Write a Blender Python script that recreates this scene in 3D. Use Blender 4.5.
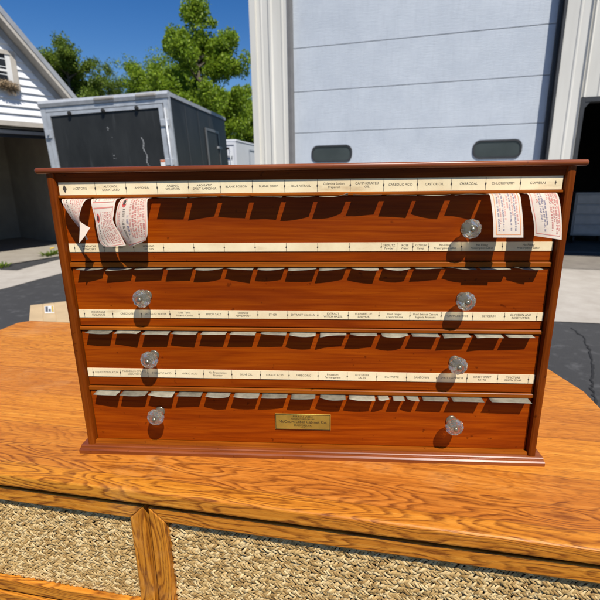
import bpy, bmesh, math, random
from mathutils import Vector, Matrix
R = math.radians
random.seed(7)
scene = bpy.context.scene
COL = scene.collection
for o in list(bpy.data.objects): bpy.data.objects.remove(o)

# ------------------------------------------------------------------ camera
T = 0.76                                  # height of the dresser top
CAM = Vector((0.0442, -0.6659, T + 0.4599))
yaw, pitch, roll = R(-4.0949), R(-15.5017), R(-0.8237)
fwd = Vector((math.sin(yaw)*math.cos(pitch), math.cos(yaw)*math.cos(pitch), math.sin(pitch)))
rt = Vector((math.cos(yaw), -math.sin(yaw), 0)); up = rt.cross(fwd)
r2 = math.cos(roll)*rt + math.sin(roll)*up
u2 = -math.sin(roll)*rt + math.cos(roll)*up
cd = bpy.data.cameras.new('camera'); cam = bpy.data.objects.new('camera', cd); COL.objects.link(cam)
cam.matrix_world = Matrix(((r2.x, u2.x, -fwd.x, CAM.x), (r2.y, u2.y, -fwd.y, CAM.y), (r2.z, u2.z, -fwd.z, CAM.z), (0, 0, 0, 1)))
cd.sensor_width = 36; cd.lens = 27; cd.clip_start = 0.02; cd.clip_end = 2000
scene.camera = cam
cd.dof.use_dof = True; cd.dof.focus_distance = 0.68; cd.dof.aperture_fstop = 10.0

# ------------------------------------------------------------------ light
SUN = Vector((0.55, -1.0, 1.70)).normalized()          # towards the sun
elev = math.asin(SUN.z); az = math.atan2(SUN.x, SUN.y)  # clockwise from +Y
w = bpy.data.worlds.new('World'); scene.world = w; w.use_nodes = True
nt = w.node_tree; bg = nt.nodes['Background']
sky = nt.nodes.new('ShaderNodeTexSky'); sky.sky_type = 'NISHITA'; sky.sun_disc = False
sky.sun_elevation = elev; sky.sun_rotation = az; sky.altitude = 200; sky.air_density = 1.0; sky.dust_density = 0.1; sky.ozone_density = 2.0
hs = nt.nodes.new('ShaderNodeHueSaturation'); hs.inputs['Saturation'].default_value = 1.42; hs.inputs['Hue'].default_value = 0.512; hs.inputs['Value'].default_value = 1.2
nt.links.new(sky.outputs[0], hs.inputs['Color']); nt.links.new(hs.outputs[0], bg.inputs[0]); bg.inputs[1].default_value = 0.066
sl = bpy.data.lights.new('sun', 'SUN'); sl.energy = 5.0; sl.angle = R(0.53); sl.color = (1.0, 0.95, 0.87)
so = bpy.data.objects.new('sun', sl); COL.objects.link(so)
so.rotation_euler = (-SUN).to_track_quat('-Z', 'Y').to_euler(); so.location = (5, -9, 15)
vs = scene.view_settings; vs.view_transform = 'Standard'; vs.look = 'None'; vs.gamma = 1; vs.use_curve_mapping = False; vs.exposure = 0.28
scene.display_settings.display_device = 'sRGB'

# ------------------------------------------------------------------ material helpers
class NT:
    def __init__(s, name):
        s.m = bpy.data.materials.new(name); s.m.use_nodes = True; s.t = s.m.node_tree
        s.b = s.t.nodes['Principled BSDF']; s.out = s.t.nodes['Material Output']
    def n(s, kind, **kw):
        nd = s.t.nodes.new('ShaderNode' + kind)
        for k, v in kw.items(): setattr(nd, k, v)
        return nd
    def l(s, a, b): s.t.links.new(a, b)
    def set(s, **kw):
        for k, v in kw.items():
            s.b.inputs[k.replace('_', ' ')].default_value = v
    def math(s, op, a, b=None, c=None):
        nd = s.n('Math', operation=op)
        for i, v in enumerate((a, b, c)):
            if v is None: continue
            if isinstance(v, (int, float)): nd.inputs[i].default_value = v
            else: s.l(v, nd.inputs[i])
        return nd.outputs[0]
    def coords(s, scale=(1, 1, 1), rnd=True):
        tc = s.n('TexCoord'); mp = s.n('Mapping'); mp.inputs['Scale'].default_value = scale
        if rnd:
            oi = s.n('ObjectInfo'); mul = s.n('VectorMath', operation='SCALE'); mul.inputs[0].default_value = (3.1, 1.7, 2.3)
            s.l(oi.outputs['Random'], mul.inputs['Scale'])
            ad = s.n('VectorMath', operation='ADD'); s.l(tc.outputs['Object'], ad.inputs[0]); s.l(mul.outputs[0], ad.inputs[1])
            s.l(ad.outputs[0], mp.inputs['Vector'])
        else: s.l(tc.outputs['Object'], mp.inputs['Vector'])
        return mp.outputs[0]
    def noise(s, vec, scale=1, detail=4, rough=.55, dist=0, w=None):
        nd = s.n('TexNoise'); nd.inputs['Scale'].default_value = scale; nd.inputs['Detail'].default_value = detail
        nd.inputs['Roughness'].default_value = rough; nd.inputs['Distortion'].default_value = dist
        if w is not None:
            nd.noise_dimensions = '4D'; s.l(w, nd.inputs['W'])
        s.l(vec, nd.inputs['Vector']); return nd.outputs[0]
    def ramp(s, fac, stops, interp='LINEAR'):
        nd = s.n('ValToRGB'); cr = nd.color_ramp; cr.interpolation = interp
        while len(cr.elements) < len(stops): cr.elements.new(.5)
        for e, (p, c) in zip(cr.elements, stops):
            e.position = p; e.color = (*c, 1) if len(c) == 3 else c
        s.l(fac, nd.inputs[0]); return nd.outputs[0]
    def mix(s, fac, a, b, blend='MIX'):
        nd = s.n('Mix', data_type='RGBA', blend_type=blend)
        for sock, v in ((nd.inputs[0], fac), (nd.inputs[6], a), (nd.inputs[7], b)):
            if isinstance(v, (int, float)): sock.default_value = v
            elif isinstance(v, tuple): sock.default_value = (*v, 1)
            else: s.l(v, sock)
        return nd.outputs[2]
    def bump(s, h, strength=.2, dist=.002):
        nd = s.n('Bump'); nd.inputs['Strength'].default_value = strength; nd.inputs['Distance'].default_value = dist
        s.l(h, nd.inputs['Height']); s.l(nd.outputs[0], s.b.inputs['Normal'])
    def base(s, c): s.l(c, s.b.inputs['Base Color'])

def plain(name, col, rough=.5, metal=0, var=.12, scale=8, spec=.5, bump=0):
    k = NT(name); v = k.coords()
    f = k.noise(v, scale, 5)
    k.base(k.ramp(f, [(.3, tuple(c*(1-var) for c in col)), (.7, tuple(min(1, c*(1+var)) for c in col))]))
    k.set(Roughness=rough, Metallic=metal, Specular_IOR_Level=spec)
    if bump: k.bump(k.noise(v, scale*12, 4), bump, .001)
    return k.m

def varnished(name, dark, mid, lite, axis='x', rough=.32, coat=.0, spec=.10):
    k = NT(name)
    sc = {'x': (1.6, 22, 22), 'z': (22, 22, 1.6)}[axis]
    v = k.coords(sc); broad = k.noise(v, 1.0, 3, .5, .6)
    lines = k.math('FRACT', k.math('MULTIPLY', broad, 5.0))
    lines = k.math('PINGPONG', lines, .5)
    fine = k.noise(k.coords(tuple(c*m_ for c, m_ in zip(sc, (6, 14, 14) if axis == 'x' else (14, 14, 6)))), 1.0, 5, .68)
    cath = k.math('FRACT', k.math('MULTIPLY', k.noise(k.coords(tuple(c*.55 for c in sc)), 1.0, 2, .5, .3), 14.0))
    cath = k.ramp(cath, [(0, (1,)*3), (.12, (.2,)*3), (.8, (0,)*3), (1, (.8,)*3)])
    patch = k.noise(k.coords((3, 5, 5)), 1.0, 3)
    mixv = k.math('ADD', k.math('MULTIPLY', lines, .34), k.math('MULTIPLY', fine, .78))
    c = k.ramp(mixv, [(.22, dark), (.46, mid), (.72, lite)])
    c = k.mix(k.math('MULTIPLY', cath, .38), c, dark)
    c = k.mix(k.ramp(patch, [(.35, (0, 0, 0)), (.7, (.45, .45, .45))]), c, dark)
    # handling marks and little dings
    spots = k.noise(k.coords((1, 1, 1)), 95, 2, .5)
    c = k.mix(k.ramp(spots, [(.70, (0, 0, 0)), (.76, (.55, .55, .55))]), c, tuple(x*.35 for x in dark))
    k.base(c)
    wear = k.noise(k.coords((6, 20, 20)), 1.5, 5, .65)
    rr = k.ramp(wear, [(.3, (rough*.8,)*3), (.75, (rough*1.6,)*3)]); k.l(rr, k.b.inputs['Roughness'])
    k.set(Coat_Weight=coat, Coat_Roughness=.25, Specular_IOR_Level=spec)
    k.bump(k.math('ADD', k.math('MULTIPLY', fine, .5), k.math('MULTIPLY', wear, .5)), .22, .0006)
    return k.m

M = {}
M['front'] = varnished('cherry_drawer_wood', (.15, .018, .0006), (.275, .042, .0010), (.40, .078, .002), coat=.02)
M['frame_x'] = varnished('mahogany_rail_wood', (.075, .012, .001), (.155, .029, .002), (.24, .052, .004), coat=.03)
M['frame_z'] = varnished('mahogany_upright_wood', (.085, .014, .001), (.175, .034, .002), (.27, .062, .005), axis='z', coat=.03)
M['red_x'] = varnished('red_moulding_wood', (.11, .022, .004), (.235, .055, .009), (.36, .10, .022), rough=.30, coat=.4, spec=.3)
M['lip'] = varnished('orange_rail_wood', (.15, .030, .002), (.29, .070, .004), (.44, .125, .010), coat=.05)

def oak(name, board=.115, rings=7.0, upright=False):
    k = NT(name); tc0 = k.n('TexCoord'); sx = k.n('SeparateXYZ')
    class tc: outputs = {'Object': tc0.outputs['Object']}
    if upright:
        s0 = k.n('SeparateXYZ'); k.l(tc0.outputs['Object'], s0.inputs[0]); cx_ = k.n('CombineXYZ')
        k.l(s0.outputs[2], cx_.inputs[0]); k.l(s0.outputs[1], cx_.inputs[1]); k.l(s0.outputs[0], cx_.inputs[2]); tc.outputs = {'Object': cx_.outputs[0]}
    k.l(tc.outputs['Object'], sx.inputs[0])
    bid = k.math('FLOOR', k.math('DIVIDE', k.math('ADD', sx.outputs[1], 5.03), board))
    wn = k.n('TexWhiteNoise', noise_dimensions='1D'); k.l(bid, wn.inputs['W'])
    wofs = k.math('MULTIPLY', wn.outputs[0], 37.0)
    def mapped(sc):
        mp = k.n('Mapping'); mp.inputs['Scale'].default_value = sc; k.l(tc.outputs['Object'], mp.inputs[0]); return mp.outputs[0]
    broad = k.noise(mapped((2.4, 12.5, 12.5)), 1.0, 2.6, .50, .12, wofs)
    lines = k.math('FRACT', k.math('MULTIPLY', broad, rings*4.6))
    wn2 = k.n('TexWhiteNoise', noise_dimensions='1D'); k.l(k.math('ADD', bid, 71.3), wn2.inputs['W'])
    figure = k.math('MAXIMUM', k.math('MULTIPLY_ADD', wn2.outputs[0], .7, .2), k.math('MULTIPLY', k.math('LESS_THAN', sx.outputs[1], .085), 1.15))
    late = k.ramp(lines, [(.0, (1,)*3), (.16, (.80,)*3), (.40, (.14,)*3), (.84, (0,)*3), (1.0, (.9,)*3)])
    pores = k.noise(mapped((34, 620, 620)), 1.0, 2, .6, 0, wofs)
    dash = k.ramp(pores, [(.40, (0,)*3), (.60, (1,)*3)])
    streak = k.noise(mapped((6, 210, 210)), 1.0, 4, .65, 0, wofs)
    fleck = k.noise(mapped((60, 260, 260)), 1.0, 3, .6, 0, wofs)
    dark = k.math('MULTIPLY', k.math('MULTIPLY', late, figure), k.math('ADD', .40, k.math('MULTIPLY', dash, .55)))
    dark = k.math('ADD', dark, k.math('MULTIPLY', k.ramp(fleck, [(.52, (0,)*3), (.70, (1,)*3)]), .50))
    c = k.ramp(streak, [(.28, (.42, .135, .012)), (.5, (.60, .225, .020)), (.72, (.72, .315, .040))])
    c = k.mix(k.math('MINIMUM', dark, 1.0), c, (.21, .060, .006))
    tone = k.ramp(wn.outputs[0], [(0, (.80, .70, 1.0)), (.45, (.95, .88, 1)), (1, (1.0, 1.0, .9))])
    c = k.mix(1.0, c, tone, 'MULTIPLY')
    red = k.noise(mapped((.9, 1.6, 1.6)), 1.0, 3); c = k.mix(k.ramp(red, [(.45, (0,)*3), (.62, (.5,)*3)]), c, k.mix(1.0, c, (.90, .76, 1), 'MULTIPLY'))
    seam = k.math('PINGPONG', k.math('DIVIDE', k.math('ADD', sx.outputs[1], 5.03), board), .5)
    c = k.mix(k.ramp(seam, [(.004, (.55,)*3), (.010, (0,)*3)]), c, (.14, .045, .010))
    scr = k.noise(mapped((3, 3, 3)), 1.0, 6, .7); c = k.mix(k.ramp(scr, [(.56, (0,)*3), (.70, (.35,)*3)]), c, (.66, .36, .14))
    k.base(c)
    rr = k.ramp(streak, [(.3, (.36,)*3), (.7, (.52,)*3)]); k.l(rr, k.b.inputs['Roughness'])
    k.set(Specular_IOR_Level=.28, Coat_Weight=.05, Coat_Roughness=.35)
    k.bump(k.math('ADD', streak, k.math('MULTIPLY', dark, -.7)), .4, .0008)
    return k.m
M['oak'] = oak('golden_oak'); M['oak_up'] = oak('golden_oak_upright', upright=True)
M['straw'] = None
def straw_mat():
    k = NT('seagrass_weave'); geo = k.n('NewGeometry')
    k.base(k.ramp(geo.outputs['Random Per Island'], [(0, (.30, .17, .05)), (.5, (.52, .34, .13)), (1, (.70, .52, .26))]))
    k.set(Roughness=.6); return k.m
M['straw'] = straw_mat()
M['dark_gap'] = plain('dark_inside_wood', (.02, .011, .006), .8)

def paper(name, a, b, rough=.75, scale=14, stain=True, trans=0):
    k = NT(name); v = k.coords()
    f = k.noise(v, scale, 6, .65)
    c = k.ramp(f, [(.32, a), (.62, b)])
    if stain:
        s_ = k.noise(k.coords((9, 30, 30)), 1.3, 5, .6)
        c = k.mix(k.ramp(s_, [(.60, (0, 0, 0)), (.74, (.5, .5, .5))]), c, (.42, .25, .11))
    k.base(c); k.set(Roughness=rough, Specular_IOR_Level=.25)
    k.bump(k.noise(v, 260, 3), .12, .0004)
    if trans:
        tr = k.n('BsdfTranslucent'); k.l(c, tr.inputs[0]); mx = k.n('MixShader'); mx.inputs[0].default_value = trans
        k.l(k.b.outputs[0], mx.inputs[1]); k.l(tr.outputs[0], mx.inputs[2]); k.l(mx.outputs[0], k.out.inputs[0])
    return k.m
M['caption'] = paper('cream_caption_card', (.76, .60, .36), (.88, .74, .47))
M['label'] = paper('white_label_paper', (.66, .53, .41), (.76, .65, .53), stain=False, trans=.18)
M['tip'] = paper('grey_label_paper', (.17, .155, .115), (.28, .26, .195), stain=False, trans=.1, scale=60)
M['tip_pale'] = paper('pale_label_paper', (.23, .21, .15), (.36, .335, .25), stain=False, trans=.1, scale=70)
M['tip_dark'] = paper('aged_label_paper', (.12, .11, .08), (.21, .19, .14), stain=False, trans=.1, scale=70)
M['ink'] = plain('black_ink', (.06, .045, .032), .6)
M['red_ink'] = plain('red_ink', (.52, .07, .055), .6)
M['pink_ink'] = plain('faded_red_ink', (.62, .22, .17), .6)
M['blue_ink'] = plain('blue_ink', (.09, .09, .20), .6)
M['orange_ink'] = plain('orange_ink', (.68, .27, .10), .6)
M['brass'] = plain('dull_brass', (.42, .30, .055), .42, .55, .2, 40)
M['pin'] = plain('grey_knob_bolt', (.30, .29, .22), .35, .8)
k = NT('clear_pressed_glass'); k.set(Transmission_Weight=1.0, Roughness=.025, IOR=1.5); k.b.inputs['Base Color'].default_value = (1.0, .90, .72, 1); df = k.n('BsdfDiffuse'); df.inputs[0].default_value = (.80, .72, .58, 1); mx = k.n('MixShader'); mx.inputs[0].default_value = .08
k.l(k.b.outputs[0], mx.inputs[1]); k.l(df.outputs[0], mx.inputs[2]); k.l(mx.outputs[0], k.out.inputs[0]); M['glass_knob'] = k.m

# ------------------------------------------------------------------ mesh helpers
class MB:
    """collects shapes, builds ONE mesh object"""
    def __init__(s): s.v = []; s.f = []; s.mi = []; s.sm = []
    def add(s, verts, faces, mi=0, smooth=False):
        o = len(s.v); s.v += [tuple(p) for p in verts]
        for f in faces: s.f.append([i + o for i in f]); s.mi.append(mi); s.sm.append(smooth)
    def box(s, x0, x1, y0, y1, z0, z1, mi=0, bev=0):
        if bev:
            bm = bmesh.new(); bmesh.ops.create_cube(bm, size=1)
            for v in bm.verts: v.co = Vector(((x0+x1)/2 + v.co.x*(x1-x0), (y0+y1)/2 + v.co.y*(y1-y0), (z0+z1)/2 + v.co.z*(z1-z0)))
            bmesh.ops.bevel(bm, geom=bm.edges[:], offset=bev, segments=3, profile=.5, affect='EDGES')
            bm.verts.index_update(); s.add([v.co[:] for v in bm.verts], [[v.index for v in f.verts] for f in bm.faces], mi, False); bm.free(); return s
        p = [(x, y, z) for x in (x0, x1) for y in (y0, y1) for z in (z0, z1)]
        s.add(p, [(0, 1, 3, 2), (4, 6, 7, 5), (0, 4, 5, 1), (2, 3, 7, 6), (0, 2, 6, 4), (1, 5, 7, 3)], mi); return s
    def prism(s, poly, ext, mi=0, smooth=False):
        """poly: list of 3D points, ext: vector"""
        e = Vector(ext); n = len(poly); a = [Vector(p) for p in poly]
        s.add([p for p in a] + [p + e for p in a], [list(range(n))[::-1], list(range(n, 2*n))], mi, False)
        s.add([p for p in a] + [p + e for p in a], [(i, (i+1) % n, n + (i+1) % n, n + i) for i in range(n)], mi, smooth); return s
    def tube(s, pts, rad, seg=8, mi=0, cap=True):
        pts = [Vector(p) for p in pts]; rs = rad if isinstance(rad, (list, tuple)) else [rad]*len(pts)
        vv = []; prev = None
        for i, p in enumerate(pts):
            d = (pts[min(i+1, len(pts)-1)] - pts[max(i-1, 0)]).normalized()
            a = d.orthogonal().normalized() if prev is None else (prev - d*prev.dot(d)).normalized()
            prev = a; b = d.cross(a)
            vv += [p + rs[i]*(math.cos(2*math.pi*j/seg)*a + math.sin(2*math.pi*j/seg)*b) for j in range(seg)]
        ff = [(i*seg+j, i*seg+(j+1) % seg, (i+1)*seg+(j+1) % seg, (i+1)*seg+j) for i in range(len(pts)-1) for j in range(seg)]
        s.add(vv, ff, mi, True)
        if cap: s.add(vv[:seg], [list(range(seg))[::-1]], mi); s.add(vv[-seg:], [list(range(seg))], mi)
        return s
    def build(s, name, mats, parent=None, loc=None):
        me = bpy.data.meshes.new(name); me.from_pydata(s.v, [], s.f)
        for m in (mats if isinstance(mats, (list, tuple)) else [mats]): me.materials.append(m)
        for p, mi, sm in zip(me.polygons, s.mi, s.sm): p.material_index = mi; p.use_smooth = sm
        bm = bmesh.new(); bm.from_mesh(me); bmesh.ops.remove_doubles(bm, verts=bm.verts, dist=1e-6); bmesh.ops.recalc_face_normals(bm, faces=bm.faces); bm.to_mesh(me); bm.free()
        o = bpy.data.objects.new(name, me); COL.objects.link(o)
        if parent: o.parent = parent
        if loc: o.location = loc
        return o
    def raw(s, name, mats, parent=None):       # without welding / normals pass (leaves, lettering)
        me = bpy.data.meshes.new(name); me.from_pydata(s.v, [], s.f)
        for m in (mats if isinstance(mats, (list, tuple)) else [mats]): me.materials.append(m)
        for p, mi, sm in zip(me.polygons, s.mi, s.sm): p.material_index = mi; p.use_smooth = sm
        o = bpy.data.objects.new(name, me); COL.objects.link(o)
        if parent: o.parent = parent
        return o
def tag(o, label=None, cat=None, group=None, kind=None):
    if label: o['label'] = label
    if cat: o['category'] = cat
    if group: o['group'] = group
    if kind: o['kind'] = kind
    return o
def empty(name, loc=(0, 0, 0), rz=0, **kw):
    o = bpy.data.objects.new(name, None); COL.objects.link(o); o.location = loc; o.rotation_euler = (0, 0, rz); o.empty_display_size = .1
    return tag(o, **kw)

_font = {}
def glyphs(txt):
    """flat lettering of unit size, centred: (verts, faces, width)"""
    if txt in _font: return _font[txt]
    cu = bpy.data.curves.new('t', 'FONT'); cu.body = txt; cu.size = 1; cu.resolution_u = 2; cu.align_x = 'CENTER'; cu.align_y = 'CENTER'
    cu.offset = 0
    ob = bpy.data.objects.new('t', cu); COL.objects.link(ob)
    dg = bpy.context.evaluated_depsgraph_get(); me = bpy.data.meshes.new_from_object(ob.evaluated_get(dg))
    vs_ = [(v.co.x, v.co.y) for v in me.vertices]; fs = [tuple(p.vertices) for p in me.polygons]
    bpy.data.objects.remove(ob); bpy.data.curves.remove(cu); bpy.data.meshes.remove(me)
    xs = [p[0] for p in vs_] or [0]
    _font[txt] = (vs_, fs, max(xs) - min(xs)); return _font[txt]
def letter(mb, txt, cx, y, cz, h, maxw, mi):
    """lettering on a vertical face looking towards -Y"""
    v, f, wd = glyphs(txt); sx = sz = h/.72
    if wd*sx > maxw: sx = maxw/wd
    mb.add([(cx + p[0]*sx, y, cz + p[1]*sz) for p in v], f, mi)

# ------------------------------------------------------------------ SETTING : ground
def asphalt_mat():
    k = NT('worn_asphalt'); v = k.coords(rnd=False)
    fine = k.noise(v, 260, 3, .7); med = k.noise(v, 9, 6, .65); big = k.noise(v, .8, 4)
    c = k.ramp(fine, [(.3, (.020, .020, .021)), (.55, (.045, .045, .046)), (.78, (.11, .11, .11))])
    c = k.mix(k.ramp(med, [(.54, (0, 0, 0)), (.66, (.55, .55, .55))]), c, (.105, .105, .105))
    c = k.mix(k.ramp(big, [(.4, (0, 0, 0)), (.7, (.4, .4, .4))]), c, (.065, .065, .065))
    k.base(c); k.set(Roughness=.85, Specular_IOR_Level=.3); k.bump(fine, .5, .004); return k.m
def concrete_mat(name, a, b):
    k = NT(name); v = k.coords(rnd=False)
    fine = k.noise(v, 120, 4, .7); med = k.noise(v, 4, 6, .65); big = k.noise(v, .9, 4)
    c = k.ramp(med, [(.3, a), (.7, b)]); c = k.mix(k.ramp(fine, [(.55, (0, 0, 0)), (.75, (.35, .35, .35))]), c, tuple(x*.55 for x in a))
    c = k.mix(k.ramp(big, [(.5, (0, 0, 0)), (.75, (.3, .3, .3))]), c, tuple(x*.7 for x in a))
    k.base(c); k.set(Roughness=.9, Specular_IOR_Level=.25); k.bump(fine, .35, .003); return k.m
M['asphalt'] = asphalt_mat(); M['concrete'] = concrete_mat('pale_concrete', (.34, .305, .26), (.44, .405, .355))
M['slab'] = concrete_mat('tan_floor_slab', (.26, .23, .19), (.34, .31, .26))
def sheet(name, pts, z, mat):
    m = MB(); m.add([(x, y, z) for x, y in pts], [list(range(len(pts)))]); o = m.build(name, mat); o['kind'] = 'structure'; return o
sheet('ground', [(-300, -300), (300, -300), (300, 300), (-300, 300)], 0, M['asphalt'])

# shop frame: origin S0 on the wall line, U to the left along the wall, N towards the viewer
SA = R(167.06); U = Vector((math.cos(SA), math.sin(SA), 0)); N = Vector((-.2239, -.9746, 0)); SK = .8
S0 = Vector((CAM.x + SK*(3.8445 - CAM.x), CAM.y + SK*(6.8011 - CAM.y), 0))
def zs(z): return 1.22 + SK*(z - 1.22)
shop_m = Matrix(((U.x, -N.x, 0, S0.x), (U.y, -N.y, 0, S0.y), (0, 0, 1, 0), (0, 0, 0, 1)))   # local x = U (left), y = into the building
def sp(u, d=0): p = S0 + U*u - N*d; return (p.x, p.y)
e1 = Vector((1.933, 3.0686)); e2 = Vector((2.2635, 3.0246)); ed = (e2 - e1).normalized()
fr = e1 + ed*8; fl = e1 - ed*3.0
sheet('concrete_apron', [tuple(fl), tuple(fr), sp(-6, -.02), sp(4.5, -.02)], .006, M['concrete'])
# garage frame
GA = R(60); Gd = Vector((math.cos(GA), math.sin(GA), 0)); Gn = Vector((Gd.y, -Gd.x, 0)); G0 = Vector((-4.9653, 5.7343, 0))
gar_m = Matrix(((Gd.x, -Gn.x, 0, G0.x), (Gd.y, -Gn.y, 0, G0.y), (0, 0, 1, 0), (0, 0, 0, 1)))   # local x along the wall, y into the garage
sheet('garage_apron', [(-4.30, 1.6), (-3.74, 4.088), (-3.547, 4.953), (-3.2, 6.5), (-3.6, 8.2), (-4.10, 6.30), (-4.56, 5.26), (-4.75, 4.9), (-6.2, 2.6)], .005, M['concrete'])
sheet('asphalt_seam', [(-4.56, 5.20), (-4.29, 5.17), (-4.19, 6.05), (-3.9, 7.2), (-4.05, 7.3), (-4.36, 6.15), (-4.62, 5.30)], .010, M['asphalt'])
# crack across the asphalt on the right
def pxg(x, y, z=0.0):
    d = fwd + (x-300)/450*r2 - (y-300)/450*u2; t = (z - CAM.z)/d.z; p = CAM + d*t; return Vector((p.x, p.y))
crk = [pxg(*p) for p in ((571, 328), (578, 334), (584, 337), (586, 345), (590, 352), (592, 363), (594, 370), (591, 380), (591, 386), (595, 394), (596, 405), (597, 415), (594, 430))]
mb = MB(); L_ = []
rc_ = random.Random(4)
fine_ = []
for p, q in zip(crk, crk[1:]):
    for j in range(5): fine_.append(p.lerp(q, j/5) + Vector((rc_.gauss(0, .005), rc_.gauss(0, .005))))
crk = fine_
for i, p in enumerate(crk):
    nx = crk[min(i+1, len(crk)-1)] - crk[max(i-1, 0)]; q = Vector((-nx.y, nx.x)).normalized()*rc_.uniform(.002, .008)
    L_ += [(p.x+q.x, p.y+q.y, .004), (p.x-q.x, p.y-q.y, .004)]
mb.add(L_, [(2*i, 2*i+1, 2*i+3, 2*i+2) for i in range(len(crk)-1)])
tag(mb.build('asphalt_crack', plain('crack_black', (.012, .012, .013), .95)), kind='structure')

# ------------------------------------------------------------------ SETTING : white metal shop
def metal_siding():
    k = NT('white_ribbed_steel'); v = k.coords((3, 3, .35)); f = k.noise(v, 2, 5, .6)
    k.base(k.ramp(f, [(.3, (.60, .58, .52)), (.7, (.70, .68, .62))])); k.set(Roughness=.42, Specular_IOR_Level=.4); return k.m
M['steel'] = metal_siding()
def door_mat():
    k = NT('white_embossed_door'); v = k.coords((2.2, 2.2, 26), rnd=False); g = k.noise(v, 6, 5, .6)
    f = k.noise(k.coords((1.2, 1, 1.2), rnd=False), 2.2, 6, .7)
    dust = k.noise(k.coords((30, 1, 4), rnd=False), 1, 4)
    c = k.ramp(f, [(.3, (.475, .52, .575)), (.7, (.57, .615, .665))]); c = k.mix(k.ramp(dust, [(.5, (0, 0, 0)), (.8, (.25, .25, .25))]), c, (.36, .39, .43))
    k.base(c); k.set(Roughness=.5); k.bump(g, .8, .003); return k.m
M['door'] = door_mat()
M['charcoal'] = plain('charcoal_steel', (.035, .036, .038), .5, var=.2)
M['grey_trim'] = plain('grey_door_trim', (.16, .155, .15), .55)
M['pane'] = plain('dark_grey_pane', (.045, .055, .055), .2, var=.25, scale=3)
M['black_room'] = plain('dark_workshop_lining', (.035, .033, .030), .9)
M['roofing'] = plain('brown_grey_roofing', (.10, .09, .08), .9)
shop = empty('workshop_building'); shop.matrix_world = shop_m
tag(shop, 'white ribbed steel workshop with big closed sectional door behind the cabinet', 'workshop')
def ribbed(u0, u1, z0, z1, name='wall'):
    mb = MB(); prof = []; x = u0
    pat = [(.0, 0), (.055, 0), (.075, .022), (.105, .022), (.125, 0), (.20, 0), (.21, .007), (.225, .007), (.235, 0)]
    P = .30; kk = math.floor(u0/P)
    while kk*P < u1 + P:
        for a, h in pat:
            q = kk*P + a
            if u0 <= q <= u1: prof.append((q, -h))
        kk += 1
    prof = [(u0, 0)] + [p for p in prof if u0 + .002 < p[0] < u1 - .002] + [(u1, 0)]
    for (a, h), (b, g) in zip(prof, prof[1:]):
        mb.add([(a, h, z0), (b, g, z0), (b, g, z1), (a, h, z1)], [(0, 1, 2, 3)])
    return mb.build(name, M['steel'], shop)
DW0, DW1, DH = .458*SK, 4.678*SK, 3.95; EAVE = 4.9; CU = 5.395*SK - .075
OP0, OPH = .119*SK, zs(2.206)
ribbed(DW1, CU, 0, EAVE); ribbed(DW0, DW1, DH, EAVE); ribbed(OP0, DW0, 0, EAVE); ribbed(-3.2, OP0, OPH + .055, EAVE); ribbed(-7, -3.2, 0, EAVE)
mb = MB()   # end wall, back, roof slab
mb.box(CU - .02, CU, .02, 9, 0, EAVE); mb.build('wall', M['steel'], shop)
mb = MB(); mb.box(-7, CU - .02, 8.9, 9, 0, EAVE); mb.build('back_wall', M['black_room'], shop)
mb = MB(); mb.box(-7.2, CU + .15, -.3, 9.3, EAVE, EAVE + .15); mb.build('roof', M['roofing'], shop)
mb = MB(); mb.box(CU - .05, CU + .035, -.035, .0, 0, EAVE); mb.box(CU + .001, CU + .035, 0.002, .06, 0, EAVE); mb.build('corner_trim', M['steel'], shop)
# recessed sectional door
RC = .125
mb = MB(); mb.box(DW1 - .045, DW1 + .0, -.012, RC - .002, 0, DH); mb.build('door_jamb', M['grey_trim'], shop)
mb = MB(); mb.box(DW0 + .0, DW0 + .03, -.012, RC - .002, 0, DH); mb.box(DW0 + .032, DW0 + .07, .06, RC - .003, 0, DH); mb.build('door_jamb', M['charcoal'], shop)
mb = MB(); mb.box(DW0, DW1, -.01, RC, DH, DH + .05); mb.build('door_header', M['grey_trim'], shop)
sd = empty('sectional_door'); sd.parent = shop
seams = [0.02, zs(.57), zs(1.26), zs(1.95), zs(2.635), zs(3.33), DH - .005]
for a, b in zip(seams, seams[1:]):
    mb = MB(); mb.box(DW0 + .03, DW1 - .03, RC, RC + .045, a + .004, b - .004, bev=.004); mb.build('door_section', M['door'], sd)
mb = MB(); mb.box(DW0 + .03, DW1 - .03, RC + .012, RC + .04, 0.02, DH - .01); mb.build('seam_backing', plain('grey_seam_seal', (.30, .31, .33), .6), sd)
def rrect(cx, cz, w_, h_, r, y, n=8):
    pts = []
    for sx, sz, a0 in ((1, 1, 0), (-1, 1, 90), (-1, -1, 180), (1, -1, 270)):
        for i in range(n + 1):
            a = R(a0 + 90*i/n); pts.append((cx + sx*(w_/2 - r) + r*math.cos(a), y, cz + sz*(h_/2 - r) + r*math.sin(a)))
    return pts
for ua, ub in ((.822, 1.563), (3.565, 4.308)):
    cx = (ua + ub)/2*SK; cz = zs(1.583); wd = .741*SK; hh = .292*SK
    o_ = rrect(cx, cz, wd, hh, hh*.40, RC - .012); i_ = rrect(cx, cz, wd - .045, hh - .045, hh*.32, RC - .012); ib = rrect(cx, cz, wd - .045, hh - .045, hh*.32, RC + .004); ob_ = rrect(cx, cz, wd, hh, hh*.40, RC + .006)
    n_ = len(o_); mb = MB()
    mb.add(o_ + i_, [(i, (i+1) % n_, n_ + (i+1) % n_, n_ + i) for i in range(n_)]); mb.add(i_ + ib, [(i, (i+1) % n_, n_ + (i+1) % n_, n_ + i) for i in range(n_)]); mb.add(o_ + ob_, [(i, (i+1) % n_, n_ + (i+1) % n_, n_ + i) for i in range(n_)])
    wf = mb.build('window_frame', M['charcoal'], sd)
    mb = MB(); mb.add(rrect(cx, cz, wd - .04, hh - .04, hh*.33, RC - .002), [list(range(n_))]); mb.build('pane', M['pane'], wf)
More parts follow.
